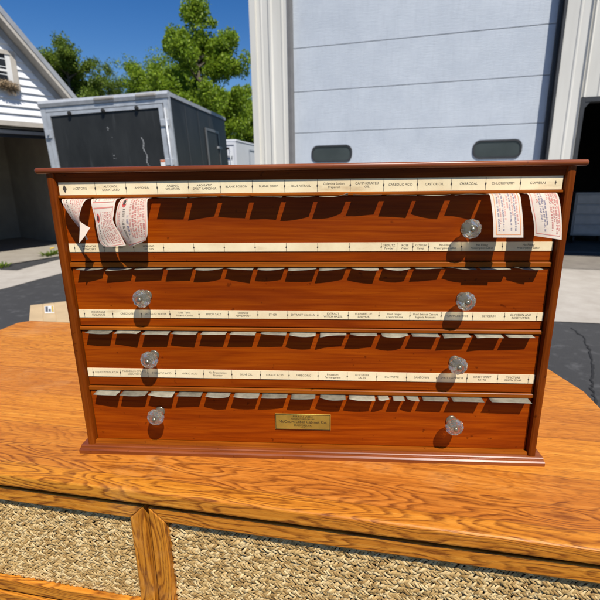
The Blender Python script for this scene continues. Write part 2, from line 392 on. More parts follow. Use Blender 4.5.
# open bay on the right
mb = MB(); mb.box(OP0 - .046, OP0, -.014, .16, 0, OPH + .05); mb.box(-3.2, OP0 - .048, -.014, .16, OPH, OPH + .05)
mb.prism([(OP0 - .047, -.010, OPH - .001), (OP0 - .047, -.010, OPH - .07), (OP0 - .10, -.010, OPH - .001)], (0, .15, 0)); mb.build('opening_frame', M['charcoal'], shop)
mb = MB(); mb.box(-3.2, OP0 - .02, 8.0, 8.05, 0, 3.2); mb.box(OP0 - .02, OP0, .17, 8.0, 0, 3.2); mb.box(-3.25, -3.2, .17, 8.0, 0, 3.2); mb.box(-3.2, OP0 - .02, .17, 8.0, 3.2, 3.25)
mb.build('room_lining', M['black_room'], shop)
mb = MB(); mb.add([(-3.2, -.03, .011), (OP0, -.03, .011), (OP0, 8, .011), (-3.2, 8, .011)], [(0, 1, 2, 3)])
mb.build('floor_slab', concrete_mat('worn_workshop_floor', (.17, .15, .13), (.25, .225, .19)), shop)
mb = MB(); mb.add([(-3.2, 1.42, .015), (OP0 - .05, 1.30, .015), (OP0 - .05, 1.34, .015), (-3.2, 1.47, .015)], [(0, 1, 2, 3)]); mb.build('floor_light_stripe', M['steel'], shop)  # pale strip laid on the floor, standing in for a stripe of light
# dim things inside the open bay
def shop_thing(name, u, d, rz, **kw):
    o = empty(name); p = S0 + U*u - N*d; o.location = (p.x, p.y, .012); o.rotation_euler = (0, 0, rz); return tag(o, **kw)
_d = fwd + (588-300)/450*r2 - (220-300)/450*u2; _p = CAM + _d*((7.6 - CAM.y)/_d.y) - S0; ch = shop_thing('rolling_toolbox', _p.dot(U), -_p.dot(N), SA, label='dim grey rolling tool chest standing inside the dark open bay', cat='tool chest')
mb = MB(); mb.box(-.30, .30, -.22, .22, .14, .86, bev=.01); mb.build('chest_body', plain('dim_grey_metal', (.34, .35, .37), .4), ch)
for i in range(4): mb = MB(); mb.box(-.27, .27, .222, .236, .17 + i*.17, .32 + i*.17, bev=.004); mb.box(-.2, .2, .237, .25, .29 + i*.17, .305 + i*.17); mb.build('drawer', plain('dim_grey_front', (.42, .43, .45), .35), ch)
for sx in (-.24, .24):
    for sy in (-.16, .16): mb = MB(); mb.tube([(sx - .015, sy, .07), (sx + .015, sy, .07)], .068, 14); mb.build('wheel', M['charcoal'], ch)

# ------------------------------------------------------------------ SETTING : small garage with white siding
M['siding'] = plain('white_vinyl_siding', (.78, .79, .80), .5, var=.04, scale=2)
M['tan'] = plain('tan_trim_paint', (.47, .43, .37), .6, var=.1); M['white_trim'] = plain('white_trim_paint', (.72, .71, .68), .5, var=.06)
M['gypsum'] = plain('bare_garage_wall', (.34, .31, .26), .9, var=.12, scale=3)
gar = empty('siding_garage'); gar.matrix_world = gar_m
tag(gar, 'white siding garage with open doorway, dark inside, left behind the trailer', 'garage')
UC, APEX, SLOPE = .25, 3.62, 1.11
def rake(u): return APEX - abs(u - UC)*SLOPE
mb = MB(); z = 2.055
while z < APEX - .1:
    z1 = min(z + .104, APEX - .02); h0 = (APEX - z)/SLOPE; h1 = (APEX - z1)/SLOPE
    h0 = min(h0, 1.5); h1 = min(h1, 1.5)
    a0, a1, b0, b1 = UC - h0, UC + h0, UC - h1, UC + h1
    mb.add([(a0, -.030, z), (a1, -.030, z), (b1, -.003, z1), (b0, -.003, z1)], [(0, 1, 2, 3)])
    mb.add([(a0, -.030, z), (a1, -.030, z), (a1, -.003, z), (a0, -.003, z)], [(0, 1, 2, 3)])
    z = z1
mb.build('gable_siding', M['siding'], gar)
mb = MB(); mb.add([(UC - 1.5, .01, 2.0), (UC + 1.5, .01, 2.0), (UC + 1.5, .01, rake(UC + 1.5)), (UC, .01, APEX), (UC - 1.5, .01, rake(UC - 1.5))], [(0, 1, 2, 3, 4)]); mb.build('gable_backing', M['gypsum'], gar)
OW0, OW1 = -.95, 1.40
for a, b in ((UC - 1.5, OW0), (OW1, UC + 1.5)):
    mb = MB(); z = 0.0
    while z < 2.0:
        mb.add([(a, -.02, z), (b, -.02, z), (b, -.003, z + .1), (a, -.003, z + .1)], [(0, 1, 2, 3)]); mb.add([(a, -.02, z), (b, -.02, z), (b, -.003, z), (a, -.003, z)], [(0, 1, 2, 3)]); z += .104
    mb.build('wall', M['siding'], gar)
mb = MB(); mb.box(UC - 1.5, UC + 1.5, -.055, .0, 1.985, 2.05); mb.build('door_head_trim', M['tan'], gar)
mb = MB(); mb.box(OW0, OW1, .02, .09, 1.95, 1.982); mb.box(OW0, OW1, .02, .05, 1.88, 1.925); mb.build('head_jamb', M['tan'], gar)
mb = MB(); mb.box(OW0, OW1, .055, .1, 1.83, 1.95); mb.build('door_edge', M['charcoal'], gar)
GD = 2.9
mb = MB(); mb.box(UC - 1.48, UC + 1.48, GD, GD + .1, 0, 2.4); mb.box(UC + 1.42, UC + 1.48, .03, GD, 0, 2.3); mb.box(UC - 1.48, UC - 1.42, .03, GD, 0, 2.3); mb.box(UC - 1.42, UC + 1.42, .12, GD, 2.25, 2.3); mb.build('inner_wall', M['gypsum'], gar)
mb = MB(); mb.add([(UC - 1.42, -.28, .014), (UC + 1.42, -.28, .014), (UC + 1.42, GD, .014), (UC - 1.42, GD, .014)], [(0, 1, 2, 3)]); mb.build('floor_slab', M['slab'], gar)
# roof slabs with overhang
for s_ in (1, -1):
    mb = MB(); OV = -.26; e = 1.78
    def P_(u, y, dz): return (UC + s_*u, y, APEX - u*SLOPE + dz)
    mb.prism([P_(0, OV, .13), P_(e, OV, .13), P_(e, OV, .17), P_(0, OV, .17)], (0, GD + .6, 0)); rf = mb.build('roof', M['roofing'], gar)
    mb = MB(); mb.prism([P_(0, OV, -.0), P_(e, OV, -.0), P_(e, OV, .128), P_(0, OV, .128)], (0, .022, 0)); mb.build('fascia', M['tan'], rf)
    mb = MB(); mb.prism([P_(0, OV - .012, .07), P_(e, OV - .012, .07), P_(e, OV - .012, .172), P_(0, OV - .012, .172)], (0, .010, 0)); mb.build('drip_edge', plain('grey_drip_edge', (.40, .41, .42), .4, .3), rf)
    mb = MB(); mb.prism([P_(0, OV + .024, .03), P_(e, OV + .024, .03), P_(e, OV + .024, .05), P_(0, OV + .024, .05)], (0, .22, 0)); mb.build('soffit', M['tan'], rf)
    mb = MB(); mb.prism([P_(.02, -.045, -.09), P_(1.45, -.045, -.09), P_(1.45, -.045, .02), P_(.02, -.045, .02)], (0, .022, 0)); mb.build('rake_trim', plain('grey_rake_trim', (.33, .34, .35), .45), rf)
# attic window and bird nest
WU0, WU1, WZ0, WZ1 = -.24, .70, 2.52, 2.95
wn = empty('window'); wn.parent = gar
mb = MB(); mb.box(WU0 - .03, WU1 + .0, -.05, .0, WZ0 - .04, WZ0); mb.box(WU1 - .07, WU1, -.048, 0, WZ0 + .002, WZ1); mb.box(WU0 - .03, WU0 + .04, -.048, 0, WZ0 + .002, WZ1); mb.box(WU0 - .03, WU1, -.05, 0, WZ1 + .002, WZ1 + .06); mb.build('frame', M['tan'], wn)
mb = MB(); mb.box(WU1 - .14, WU1 - .072, -.04, 0, WZ0 + .002, WZ1); mb.box(WU0 + .042, WU0 + .10, -.04, 0, WZ0 + .002, WZ1); mb.box(WU0 + .1, WU1 - .14, -.035, 0, WZ0 + .2, WZ0 + .235); mb.build('sash', M['white_trim'], wn)
mb = MB(); mb.box(WU0 + .04, WU1 - .14, -.028, -.022, WZ0, WZ1); mb.build('pane', plain('attic_glass', (.02, .023, .028), .08), wn)
mb = MB(); rr_ = random.Random(3)
c0 = Vector((WU1 - .20, -.085, WZ0 + .02))
for i in range(420):
    a = rr_.uniform(0, 6.28); rad = rr_.uniform(.02, .10); p = c0 + Vector((math.cos(a)*rad*1.5, math.sin(a)*rad*.45, rr_.uniform(-.05, .05)*(1.2 - rad*5) - max(0, rr_.gauss(0, .02))))
    d = Vector((rr_.gauss(0, 1), rr_.gauss(0, .5), rr_.gauss(0, .6))).normalized()*rr_.uniform(.02, .07); q = d.orthogonal().normalized()*.003
    mb.add([p - d + q, p - d - q, p + d - q, p + d + q], [(0, 1, 2, 3)])
for i in range(60):
    p = c0 + Vector((rr_.uniform(-.01, .14), -.01, -.05)); d = Vector((rr_.gauss(0, .02), 0, -rr_.uniform(.02, .10))); q = Vector((.0025, 0, 0))
    mb.add([p - q, p + q, p + d + q, p + d - q], [(0, 1, 2, 3)])
nk = NT('nest_twigs'); ng = nk.n('NewGeometry'); nk.base(nk.ramp(ng.outputs['Random Per Island'], [(0, (.10, .065, .035)), (.6, (.26, .18, .10)), (1, (.42, .32, .19))])); nk.set(Roughness=.8)
nest = mb.raw('bird_nest', nk.m); nest.matrix_world = gar_m
tag(nest, 'shaggy straw bird nest on the sill of the garage attic window', 'bird nest')
# outlet boxes and a bin in the garage
for (u, zz) in ((1.05, 1.18), (1.1, .45)):
    pass
def gpt(u, d, z): p = G0 + Gd*u - Gn*d; return (p.x, p.y, z)
for px_, py_ in ((24, 184), (29.5, 223)):
    d = fwd + (px_-300)/450*r2 - (py_-300)/450*u2; pl = Vector(gpt(0, GD - .012, 0)); t = (pl - CAM).dot(Gn)/d.dot(Gn); p = CAM + d*t
    mb = MB(); mb.box(-.035, .035, -.006, .006, -.057, .057, bev=.003); ob = mb.build('outlet_cover', plain('outlet_ivory', (.42, .36, .24), .5)); ob.matrix_world = Matrix.Translation(p) @ gar_m.to_3x3().to_4x4()
    ob.parent = gar; ob.matrix_parent_inverse = gar_m.inverted()
bn = empty('trash_bin', gpt(.05, 2.35, .016)); tag(bn, 'black bin standing in shade at the left inside the garage', 'bin')
mb = MB(); mb.tube([(0, 0, 0), (0, 0, .55)], [.15, .19], 20); mb.build('bin_body', M['charcoal'], bn); mb = MB(); mb.tube([(0, 0, .552), (0, 0, .58), (0, 0, .62)], [.2, .2, .12], 20); mb.build('bin_lid', M['charcoal'], bn)

# ------------------------------------------------------------------ trailers
M['black_panel'] = None
def trailer_black():
    k = NT('scuffed_black_aluminium'); v = k.coords((1, 1, .35), rnd=False)
    f = k.noise(v, 3, 5, .6); s_ = k.noise(k.coords((14, 14, 1.2), rnd=False), 1, 4, .6)
    c = k.ramp(f, [(.35, (.014, .015, .015)), (.75, (.030, .032, .032))]); c = k.mix(k.ramp(s_, [(.60, (0, 0, 0)), (.8, (.30, .30, .30))]), c, (.10, .105, .11))
    k.base(c); k.set(Roughness=.45, Specular_IOR_Level=.3); return k.m
M['black_panel'] = trailer_black()
M['alu'] = plain('dull_aluminium', (.44, .46, .48), .45, .35, .15, 12)
M['white_panel'] = plain('white_trailer_skin', (.70, .72, .75), .4, var=.04, scale=2)
M['rubber'] = plain('tyre_rubber', (.02, .02, .02), .85)
TYAW, TROLL = 2.0, R(2.5)
B = Vector((-2.1121, 5.612, 0)); ar = R(180 - TYAW); E = Vector((math.cos(ar), math.sin(ar), 0)); A0 = B + E*2.17
# trailer local frame: x = from left rear corner to right rear corner, y = forward (away)
TW, TL, TZ0, TZ1 = 1.80, 2.83, .45, 2.30
tr_m = Matrix.Translation((B.x, B.y, 2.30)) @ Matrix.Rotation(R(-TYAW), 4, 'Z') @ Matrix.Rotation(-TROLL, 4, 'Y') @ Matrix.Translation((-TW, 0, -TZ1))   # leans a little to its left
def wheel(parent, x, y, r0=.34, wd=.2, dz=0):
    r = r0
    zc = r + dz; wh = MB(); wh.tube([(x - wd/2, y, zc), (x - wd/2 + .02, y, zc), (x + wd/2 - .02, y, zc), (x + wd/2, y, zc)], [r*.94, r, r, r*.94], 28); o = wh.build('wheel', M['rubber'], parent)
    rm = MB(); rm.tube([(x - wd/2 - .004, y, zc), (x + wd/2 + .004, y, zc)], [r*.58, r*.58], 20); rm.build('rim', M['alu'], o)
tb = empty('cargo_trailer'); tb.matrix_world = tr_m
tag(tb, 'black enclosed cargo trailer with aluminium frame parked by the siding garage', 'trailer')
sk = 0.0       # slight taper of the right wall
def xr(y): return TW + sk*y
mb = MB()
mb.add([(.03, .04, TZ0), (xr(.04) - .03, .04, TZ0), (xr(TL), TL, TZ0), (.35, TL, TZ0), (.03, .04, TZ1 - .06), (xr(.04) - .03, .04, TZ1 - .06), (xr(TL), TL, TZ1 - .06), (.35, TL, TZ1 - .06)],
       [(0, 1, 5, 4), (1, 2, 6, 5), (2, 3, 7, 6), (3, 0, 4, 7), (0, 3, 2, 1), (4, 5, 6, 7)])
mb.build('body', M['black_panel'], tb)
mb = MB(); cv = [(.0, .0, TZ1 - .05), (TW, 0, TZ1 - .05), (xr(TL) + .02, TL + .02, TZ1 - .05), (.33, TL + .02, TZ1 - .05)]
mb.prism(cv, (0, 0, .04)); mb.build('roof', M['alu'], tb)
mb = MB(); mb.prism([(-.012, -.03, TZ1 - .075), (-.012, -.045, TZ1 - .03), (-.012, -.01, TZ1 + .012), (-.012, .05, TZ1 + .014), (-.012, .05, TZ1 - .075)], (TW + .024, 0, 0)); mb.build('rear_cap_rail', M['alu'], tb)
mb = MB()
for x0, x1 in ((0, .065), (TW - .065, TW)): mb.box(x0, x1, -.018, .02, TZ0 - .05, TZ1 - .078)
mb.box(.067, TW - .067, -.016, .02, TZ1 - .135, TZ1 - .08); mb.box(.067, TW - .067, -.016, .02, TZ0 - .05, TZ0 + .03); mb.build('rear_frame', M['alu'], tb)
dr = MB(); dr.box(.08, TW - .08, -.012, .015, TZ0 + .04, TZ1 - .145, bev=.003)
mb = dr; rs_ = random.Random(5); px0 = 1.37
for i in range(13):       # scraped streak
    z_ = 1.76 - i*.031; x_ = px0 + .012*math.sin(i*1.1) + i*.004; w_ = rs_.uniform(.004, .009)
    mb.add([(x_ - w_, -.0132, z_), (x_ + w_, -.0132, z_), (x_ + w_ + .004, -.0132, z_ - .028), (x_ - w_ + .004, -.0132, z_ - .028)], [(0, 1, 2, 3)], 1)
for i in range(9):
    z_ = rs_.uniform(1.45, 1.95); x_ = .915 + (2.0 - z_)*.06 + rs_.gauss(0, .012); w_ = rs_.uniform(.002, .007)
    mb.add([(x_ - w_, -.0132, z_), (x_ + w_, -.0132, z_ + .003), (x_ + w_, -.0132, z_ - 2*w_), (x_ - w_, -.0132, z_ - 2*w_)], [(0, 1, 2, 3)], 1)
ramp = dr.build('ramp_door', [M['black_panel'], plain('scrape_grey', (.25, .255, .255), .7)], tb)
mb = MB()
for x0, x1 in ((.075, .13), (TW - .135, TW - .075)): mb.box(x0, x1, -.03, -.0125, TZ0 + .04, TZ1 - .145)
mb.box(.132, TW - .137, -.03, -.0125, TZ1 - .19, TZ1 - .146); mb.box(.132, TW - .137, -.03, -.0125, TZ0 + .04, TZ0 + .1); mb.build('door_edging', M['alu'], ramp)
for x in (.42, .90, 1.37):
    mb = MB(); mb.tube([(x, -.031, TZ1 - .175), (x, -.055, TZ1 - .175)], [.027, .024], 16); mb.tube([(x, -.055, TZ1 - .175), (x, -.066, TZ1 - .175)], [.012, .010], 10); mb.build('door_bumper', M['rubber'], ramp)
for x in (.80, 1.38):
    mb = MB(); mb.box(x, x + .28, -.062, -.03, TZ1 - .045, TZ1 - .008, bev=.012); mb.build('clearance_lamp', plain('grey_lamp_lens', (.33, .31, .28), .4), tb)
for zz in (1.35, 1.88): mb = MB(); mb.box(.02, .11, -.047, -.031, zz - .05, zz + .05, bev=.006); mb.tube([(.07, -.05, zz), (.07, -.066, zz)], .014, 10); mb.build('hinge', M['alu'], ramp)
for zz in (1.42, 1.92):
    mb = MB(); mb.box(TW - .13, TW - .01, -.05, -.031, zz - .045, zz + .045, bev=.008); mb.build('bar_bracket', M['alu'], ramp)
mb = MB(); mb.tube([(TW - .045, -.045, TZ0 + .1), (TW - .045, -.045, TZ1 - .2)], .016, 10); mb.build('cam_bar', M['alu'], ramp)
mb = MB(); mb.box(TW - .20, TW - .09, -.0345, -.031, 1.34, 1.455); mb.box(TW - .198, TW - .092, -.0365, -.035, 1.425, 1.452, 1); mb.build('warning_sticker', [M['white_trim'], plain('sticker_orange', (.6, .16, .06), .5)], ramp)
mb = MB(); mb.box(.17, .26, -.0345, -.0135, 1.36, 1.415); mb.build('reflector', plain('pink_reflector', (.5, .2, .18), .3), ramp)
# right side : roof rail, corner post, seam strips, door
def sidept(y, z, o=.0): return (xr(y) + o, y, z)
mb = MB(); mb.prism([sidept(.05, TZ1 - .05, -.002), sidept(.05, TZ1 - .05, .014), sidept(.05, TZ1 + .004, .014), sidept(.05, TZ1 + .004, -.002)], Vector(sidept(TL, 0)) - Vector(sidept(.05, 0))); mb.build('side_roof_rail', M['alu'], tb)
mb = MB(); mb.prism([(TW, -.0, TZ0), (TW + .014, -.0, TZ0), (TW + .012, .05, TZ0), (TW - .004, .05, TZ0)], (0, 0, TZ1 - TZ0 - .055)); mb.build('corner_post', M['alu'], tb)
def side_strip(name, y0, y1, z0, z1, mat, par, o=.004):
    m_ = MB(); m_.add([sidept(y0, z0, o - .03), sidept(y1, z0, o - .03), sidept(y1, z1, o - .03), sidept(y0, z1, o - .03), sidept(y0, z0, o), sidept(y1, z0, o), sidept(y1, z1, o), sidept(y0, z1, o)],
                    [(4, 5, 6, 7), (0, 1, 5, 4), (1, 2, 6, 5), (2, 3, 7, 6), (3, 0, 4, 7), (0, 3, 2, 1)]); return m_.build(name, mat, par)
side_strip('side_panel', .06, TL, TZ0 + .02, TZ1 - .055, M['black_panel'], tb, .0)
for y_ in (.62, 1.2, 1.8): side_strip('seam_strip', y_, y_ + .012, TZ0 + .03, TZ1 - .06, plain('seam_grey', (.05, .052, .055), .4), tb, .003)
sdoor = side_strip('side_door', 1.55, 2.25, TZ0 + .08, 1.98, M['black_panel'], tb, .006)
for (y0, y1, z0, z1) in ((1.52, 1.56, TZ0 + .06, 2.0), (2.24, 2.28, TZ0 + .06, 2.0), (1.56, 2.24, 1.96, 2.0)): side_strip('door_edging', y0, y1, z0, z1, plain('dim_aluminium', (.16, .165, .17), .4, .3), sdoor, .016)
side_strip('door_latch', 2.12, 2.36, 1.70, 1.735, M['alu'], sdoor, .03)
side_strip('marker_lamp', 2.85, 2.93, 1.72, 1.76, plain('amber_lens', (.4, .12, .03), .3), tb, .02)
for y_ in (1.1, 1.9): wheel(tb, .15, y_, dz=(TW - .15)*math.sin(TROLL)); wheel(tb, TW - .15, y_, dz=.008)
# white trailer farther off
wt = empty('box_trailer', (-2.62, 12.4, 0), R(-6)); tag(wt, 'white enclosed trailer half hidden behind the black trailer', 'trailer')
mb = MB(); mb.box(-1.9, 0, 0, 3.6, .45, 2.185, bev=.05); mb.build('body', M['white_panel'], wt)
mb = MB(); mb.box(-1.93, .012, -.012, 3.62, 2.14, 2.20, bev=.02); mb.build('roof', M['white_panel'], wt)
mb = MB(); mb.box(-.05, .006, -.02, -.001, .5, 2.13); mb.box(-1.9, -.052, -.02, -.001, 2.06, 2.13); mb.build('rear_frame', M['white_panel'], wt)
mb = MB(); mb.box(-.24, -.10, -.04, -.021, 1.72, 1.78, bev=.01); mb.tube([(-.15, -.045, .6), (-.15, -.045, 2.0)], .012, 8); mb.build('door_hinge', M['alu'], wt)
mb = MB(); mb.box(.001, .012, 1.3, 1.34, .6, 2.0); mb.box(.001, .012, 2.0, 2.04, .6, 2.0); mb.box(.001, .012, 1.342, 1.998, 1.96, 2.0); mb.build('side_door', plain('grey_door_edge', (.25, .28, .33), .4), wt)
for y_ in (1.5, 2.3): wheel(wt, -1.75, y_); wheel(wt, -.17, y_)

# ------------------------------------------------------------------ trees
def leaf_mat(name, a, b, c_):
    k = NT(name); geo = k.n('NewGeometry'); f = k.noise(k.coords((1, 1, 1), rnd=False), .55, 3)
    mixf = k.math('ADD', k.math('MULTIPLY', geo.outputs['Random Per Island'], .55), k.math('MULTIPLY', f, .5))
    col = k.ramp(mixf, [(.2, a), (.5, b), (.85, c_)]); k.base(col); k.set(Roughness=.5, Specular_IOR_Level=.3)
    tr = k.n('BsdfTranslucent'); k.l(col, tr.inputs[0]); mx = k.n('MixShader'); mx.inputs[0].default_value = .42
    k.l(k.b.outputs[0], mx.inputs[1]); k.l(tr.outputs[0], mx.inputs[2]); k.l(mx.outputs[0], k.out.inputs[0]); return k.m
LEAF = [leaf_mat('spring_leaves', (.085, .15, .008), (.20, .31, .018), (.33, .43, .035)), leaf_mat('maple_leaves', (.055, .100, .012), (.13, .20, .022), (.22, .29, .035))]
BARK = plain('grey_bark', (.11, .09, .07), .9, var=.3, scale=14)
def tree(x, y, h, wd, label, mat, dens=1.0, seed=0, base_h=.22, group='leafy trees behind the trailers'):
    rg = random.Random(seed); root = empty('leafy_tree', (x, y, 0)); tag(root, label, 'tree', group)
    tk = MB(); ends = []
    tk.tube([(0, 0, 0), (.05, 0, h*.3), (-.04, .05, h*.6), (0, 0, h*.93)], [h*.022, h*.017, h*.010, h*.002], 9)
    nl = int(26*dens) + 10
    for i in range(nl):
        z0 = h*rg.uniform(base_h, .82); a = rg.uniform(0, 6.283); f = 1 - abs((z0/h - .5))*1.1; ln = wd*rg.uniform(.65, 1.08)*max(.3, f)
        p1 = Vector((0, 0, z0)); p2 = p1 + Vector((math.cos(a)*ln*.55, math.sin(a)*ln*.55, ln*.35)); p3 = p1 + Vector((math.cos(a)*ln, math.sin(a)*ln, ln*.62))
        tk.tube([p1, p2, p3], [h*.007, h*.004, h*.001], 6, cap=False); ends += [p1.lerp(p2, .8), p2, p2.lerp(p3, .5), p3]
        for j in range(2):
            b_ = a + rg.uniform(-1, 1); q = p2 + Vector((math.cos(b_)*ln*.4, math.sin(b_)*ln*.4, rg.uniform(.0, .35)*ln)); tk.tube([p2, q], [h*.003, h*.001], 5, cap=False); ends += [q, p2.lerp(q, .6)]
    ends += [Vector((rg.gauss(0, wd*.12), rg.gauss(0, wd*.12), h*rg.uniform(.82, 1.0))) for _ in range(int(14*dens) + 4)]
    tk.build('trunk', BARK, root)
    lf = MB(); vs_, fs_ = [], []
    for c0 in ends:
        cr = rg.uniform(.22, .50)*wd/2.0
        for _ in range(int(rg.uniform(130, 300)*dens)):
            d = Vector((rg.gauss(0, 1), rg.gauss(0, 1), rg.gauss(0, .75))); d = d.normalized()*cr*rg.random()**.45; p = c0 + d
            ax = Vector((rg.gauss(0, 1), rg.gauss(0, 1), rg.gauss(0, .8))).normalized(); bx = ax.orthogonal().normalized(); bx.rotate(Matrix.Rotation(rg.uniform(0, 6.28), 3, ax))
            s1 = rg.uniform(.032, .062); s2 = s1*.6; n0 = len(vs_)
            vs_ += [p - bx*s1, p + ax.cross(bx)*s2, p + bx*s1, p - ax.cross(bx)*s2]; fs_.append((n0, n0+1, n0+2, n0+3))
    lf.v = [tuple(v) for v in vs_]; lf.f = fs_; lf.mi = [0]*len(fs_); lf.sm = [False]*len(fs_)
    lf.raw('crown', mat, root); return root
def at(px, D):   # ground point in pixel column px at depth D
    d = fwd + (px-300)/450*r2 - (175-300)/450*u2; t = (D - CAM.y)/d.y; p = CAM + d*t; return p.x, p.y
tree(*at(206, 17), 7.0, 1.8, 'broad bright green tree above the white trailer beside the shop wall', LEAF[0], 1.2, 11, .15)
tree(*at(170, 22), 6.6, 2.3, 'yellow green tree rising over the right half of the black trailer', LEAF[0], 1.0, 12, .15)
tree(*at(118, 29), 8.2, 2.0, 'thin distant tree with sky gaps over the middle of the black trailer', LEAF[1], .6, 13, .2)
tree(*at(82, 21), 7.4, 1.7, 'tall darker tree showing between the garage roof and the black trailer', LEAF[1], .8, 14, .2)
tree(*at(20, 24), 6.0, 2.2, 'dark tree standing behind the white siding garage roof', LEAF[1], .8, 15, .2)
tree(*at(240, 23), 5.2, 1.8, 'smaller tree close beside the corner of the white workshop', LEAF[0], .9, 16, .15)

# weeds
def weed(name, px_, py_, label, cat, n, hgt, fl, seed, group):
    rg = random.Random(seed); p = pxg(px_, py_); root = empty(name, (p.x, p.y, .008)); tag(root, label, cat, group)
    m_ = MB()
    for i in range(n):
        a = rg.uniform(0, 6.283); r0 = rg.uniform(0, .10); b0 = Vector((math.cos(a)*r0, math.sin(a)*r0*1.6, 0)); l_ = rg.uniform(.4, 1)*hgt; o_ = Vector((math.cos(a)*l_*.8, math.sin(a)*l_*.8, l_*.8)); q = Vector((-math.sin(a), math.cos(a), 0))*.012
        m_.add([b0 - q*.4, b0 + q*.4, b0 + o_*.6 + q, b0 + o_*.6 - q, b0 + o_ - Vector((0, 0, l_*.2))], [(0, 1, 2, 3), (3, 2, 4)])
    m_.raw('leaves', LEAF[1], root)
    for i in range(fl):
        a = rg.uniform(0, 6.28); c = Vector((math.cos(a)*.05, math.sin(a)*.05, hgt*.95)); f_ = MB(); f_.tube([c - Vector((0, 0, .012)), c, c + Vector((0, 0, .008))], [.012, .026, .010], 10); f_.build('flower', plain('dandelion_yellow', (.75, .50, .02), .6), root)
weed('dandelion', 51, 256, 'dandelion clump with yellow flower in the seam by the garage', 'weed', 90, .13, 2, 1, 'weeds by the garage')
weed('weed', 1, 268, 'small green weed at the left end of the dark seam', 'weed', 60, .10, 0, 2, 'weeds by the garage')

# ------------------------------------------------------------------ oak dresser under the cabinet
DA = R(-7.1); DO = Vector((-.4915, -.0708, 0))
dres = empty('oak_dresser', (DO.x, DO.y, 0), DA); tag(dres, 'golden oak dresser carrying the wooden label cabinet on its top', 'dresser')
# local x along the front edge, y to the back; top z = T
def dl(wx, wy): v = Matrix.Rotation(-DA, 2) @ (Vector((wx, wy)) - DO.xy); return v.x, v.y
bl = dl(-.983, .7187); rr1 = dl(.6033, .4321); X0 = bl[0] - .012; X1 = rr1[0] + .012; YB = bl[1]
bm = bmesh.new()
out = [(X0, 0), (X1 - .09, 0), (X1 - .02, .10), (X1 + .008, .26), (X1, YB - .26), (X1 - .045, YB - .12), (X1 - .16, YB), (X0 + .03, YB), (X0, YB - .03)]
vb = [bm.verts.new((x, y, T - .026)) for x, y in out]; vt = [bm.verts.new((x, y, T)) for x, y in out]
bm.faces.new(vb[::-1]); bm.faces.new(vt); n_ = len(out)
for i in range(n_): bm.faces.new((vb[i], vb[(i+1) % n_], vt[(i+1) % n_], vt[i]))
bmesh.ops.bevel(bm, geom=[e for e in bm.edges if abs(e.verts[0].co.z - e.verts[1].co.z) < 1e-5], offset=.005, segments=3, profile=.5, affect='EDGES')
me = bpy.data.meshes.new('tabletop'); bm.to_mesh(me); bm.free(); me.materials.append(M['oak']); top = bpy.data.objects.new('tabletop', me); COL.objects.link(top); top.parent = dres
mb = MB(); mb.box(X0 + .03, X1 - .12, .045, YB - .15, .06, T - .027); mb.build('carcass', M['oak_up'], dres)
mb = MB(); mb.box(X0 + .03, X1 - .12, .03, YB - .15, .0, .058); mb.build('plinth', M['oak'], dres)
# drawer fronts: frame with mitred corners round a carved panel
def front_drawer(x0, x1, z0, z1, seed):
    d_ = empty('drawer'); d_.parent = dres; f = .026
    m_ = MB(); yf, yb = .008, .045
    o4 = [(x0, z0), (x1, z0), (x1, z1), (x0, z1)]; i4 = [(x0 + f, z0 + f), (x1 - f, z0 + f), (x1 - f, z1 - f), (x0 + f, z1 - f)]
    for i in range(4):
        j = (i + 1) % 4
        q = [o4[i], o4[j], i4[j], i4[i]]
        gap = .0003
        c = Vector((sum(p[0] for p in q)/4, sum(p[1] for p in q)/4)); q = [tuple(Vector(p) + (c - Vector(p)).normalized()*gap) for p in q]
        m_.prism([(p[0], yf, p[1]) for p in q], (0, yb - yf, 0), i % 2)
    fo = m_.build('frame', [M['oak'], M['oak_up']], d_)
    bv = fo.modifiers.new('b', 'BEVEL'); bv.width = .002; bv.segments = 2
    m_ = MB(); m_.box(x0 + f, x1 - f, .026, .04, z0 + f, z1 - f); m_.build('panel_ground', M['dark_gap'], d_)
    m_ = MB(); rg = random.Random(seed); area = (x1 - x0 - 2*f)*(z1 - z0 - 2*f)
    pitch = .013; nrow = int((z1 - z0 - 2*f)/pitch) + 1
    for r_i in range(nrow):
        zc = z1 - f - pitch*(r_i + .5); x = x0 + f + rg.uniform(0, .005)
        while x < x1 - f:
            for sg in (1, -1):
                a = sg*(.72 + rg.gauss(0, .09)); l_ = rg.uniform(.0085, .0125); wv = rg.uniform(.0018, .0027); lift = rg.uniform(.005, .008)
                cx = x + rg.gauss(0, .0006) + (.0022 if sg < 0 else 0); cz = zc + sg*.0026 + rg.gauss(0, .0006); dx, dz = math.cos(a), math.sin(a); nx, nz = -dz, dx; y0 = .0255; pts = []
                for t_, yy in ((-1, 0), (-.45, lift*.9), (.1, lift), (.6, lift*.7), (1, .0)):
                    wq = wv*(1 - .6*abs(t_)); bx_ = cx + dx*l_*t_; bz_ = cz + dz*l_*t_
                    for o_, dy in ((wq, 0), (0, -.0014), (-wq, 0)): pts.append((min(max(bx_ + nx*o_, x0 + f), x1 - f), y0 - yy + dy, min(max(bz_ + nz*o_, z0 + f), z1 - f)))
                m_.add(pts, [(i*3 + j, i*3 + j + 1, i*3 + j + 4, i*3 + j + 3) for i in range(4) for j in range(2)], 0, True)
            x += rg.uniform(.0048, .0056)
    m_.raw('woven_panel', M['straw'], d_)
mx = dl(-.2435, -.095)[0]; wD = .60
front_drawer(mx - .004 - wD, mx - .004, .50, T - .035, 1); front_drawer(mx + .004, mx + .004 + .93, .50, T - .035, 2)
front_drawer(mx - .004 - wD, mx - .004, .26, .492, 3); front_drawer(mx + .004, mx + .004 + .93, .26, .492, 4)

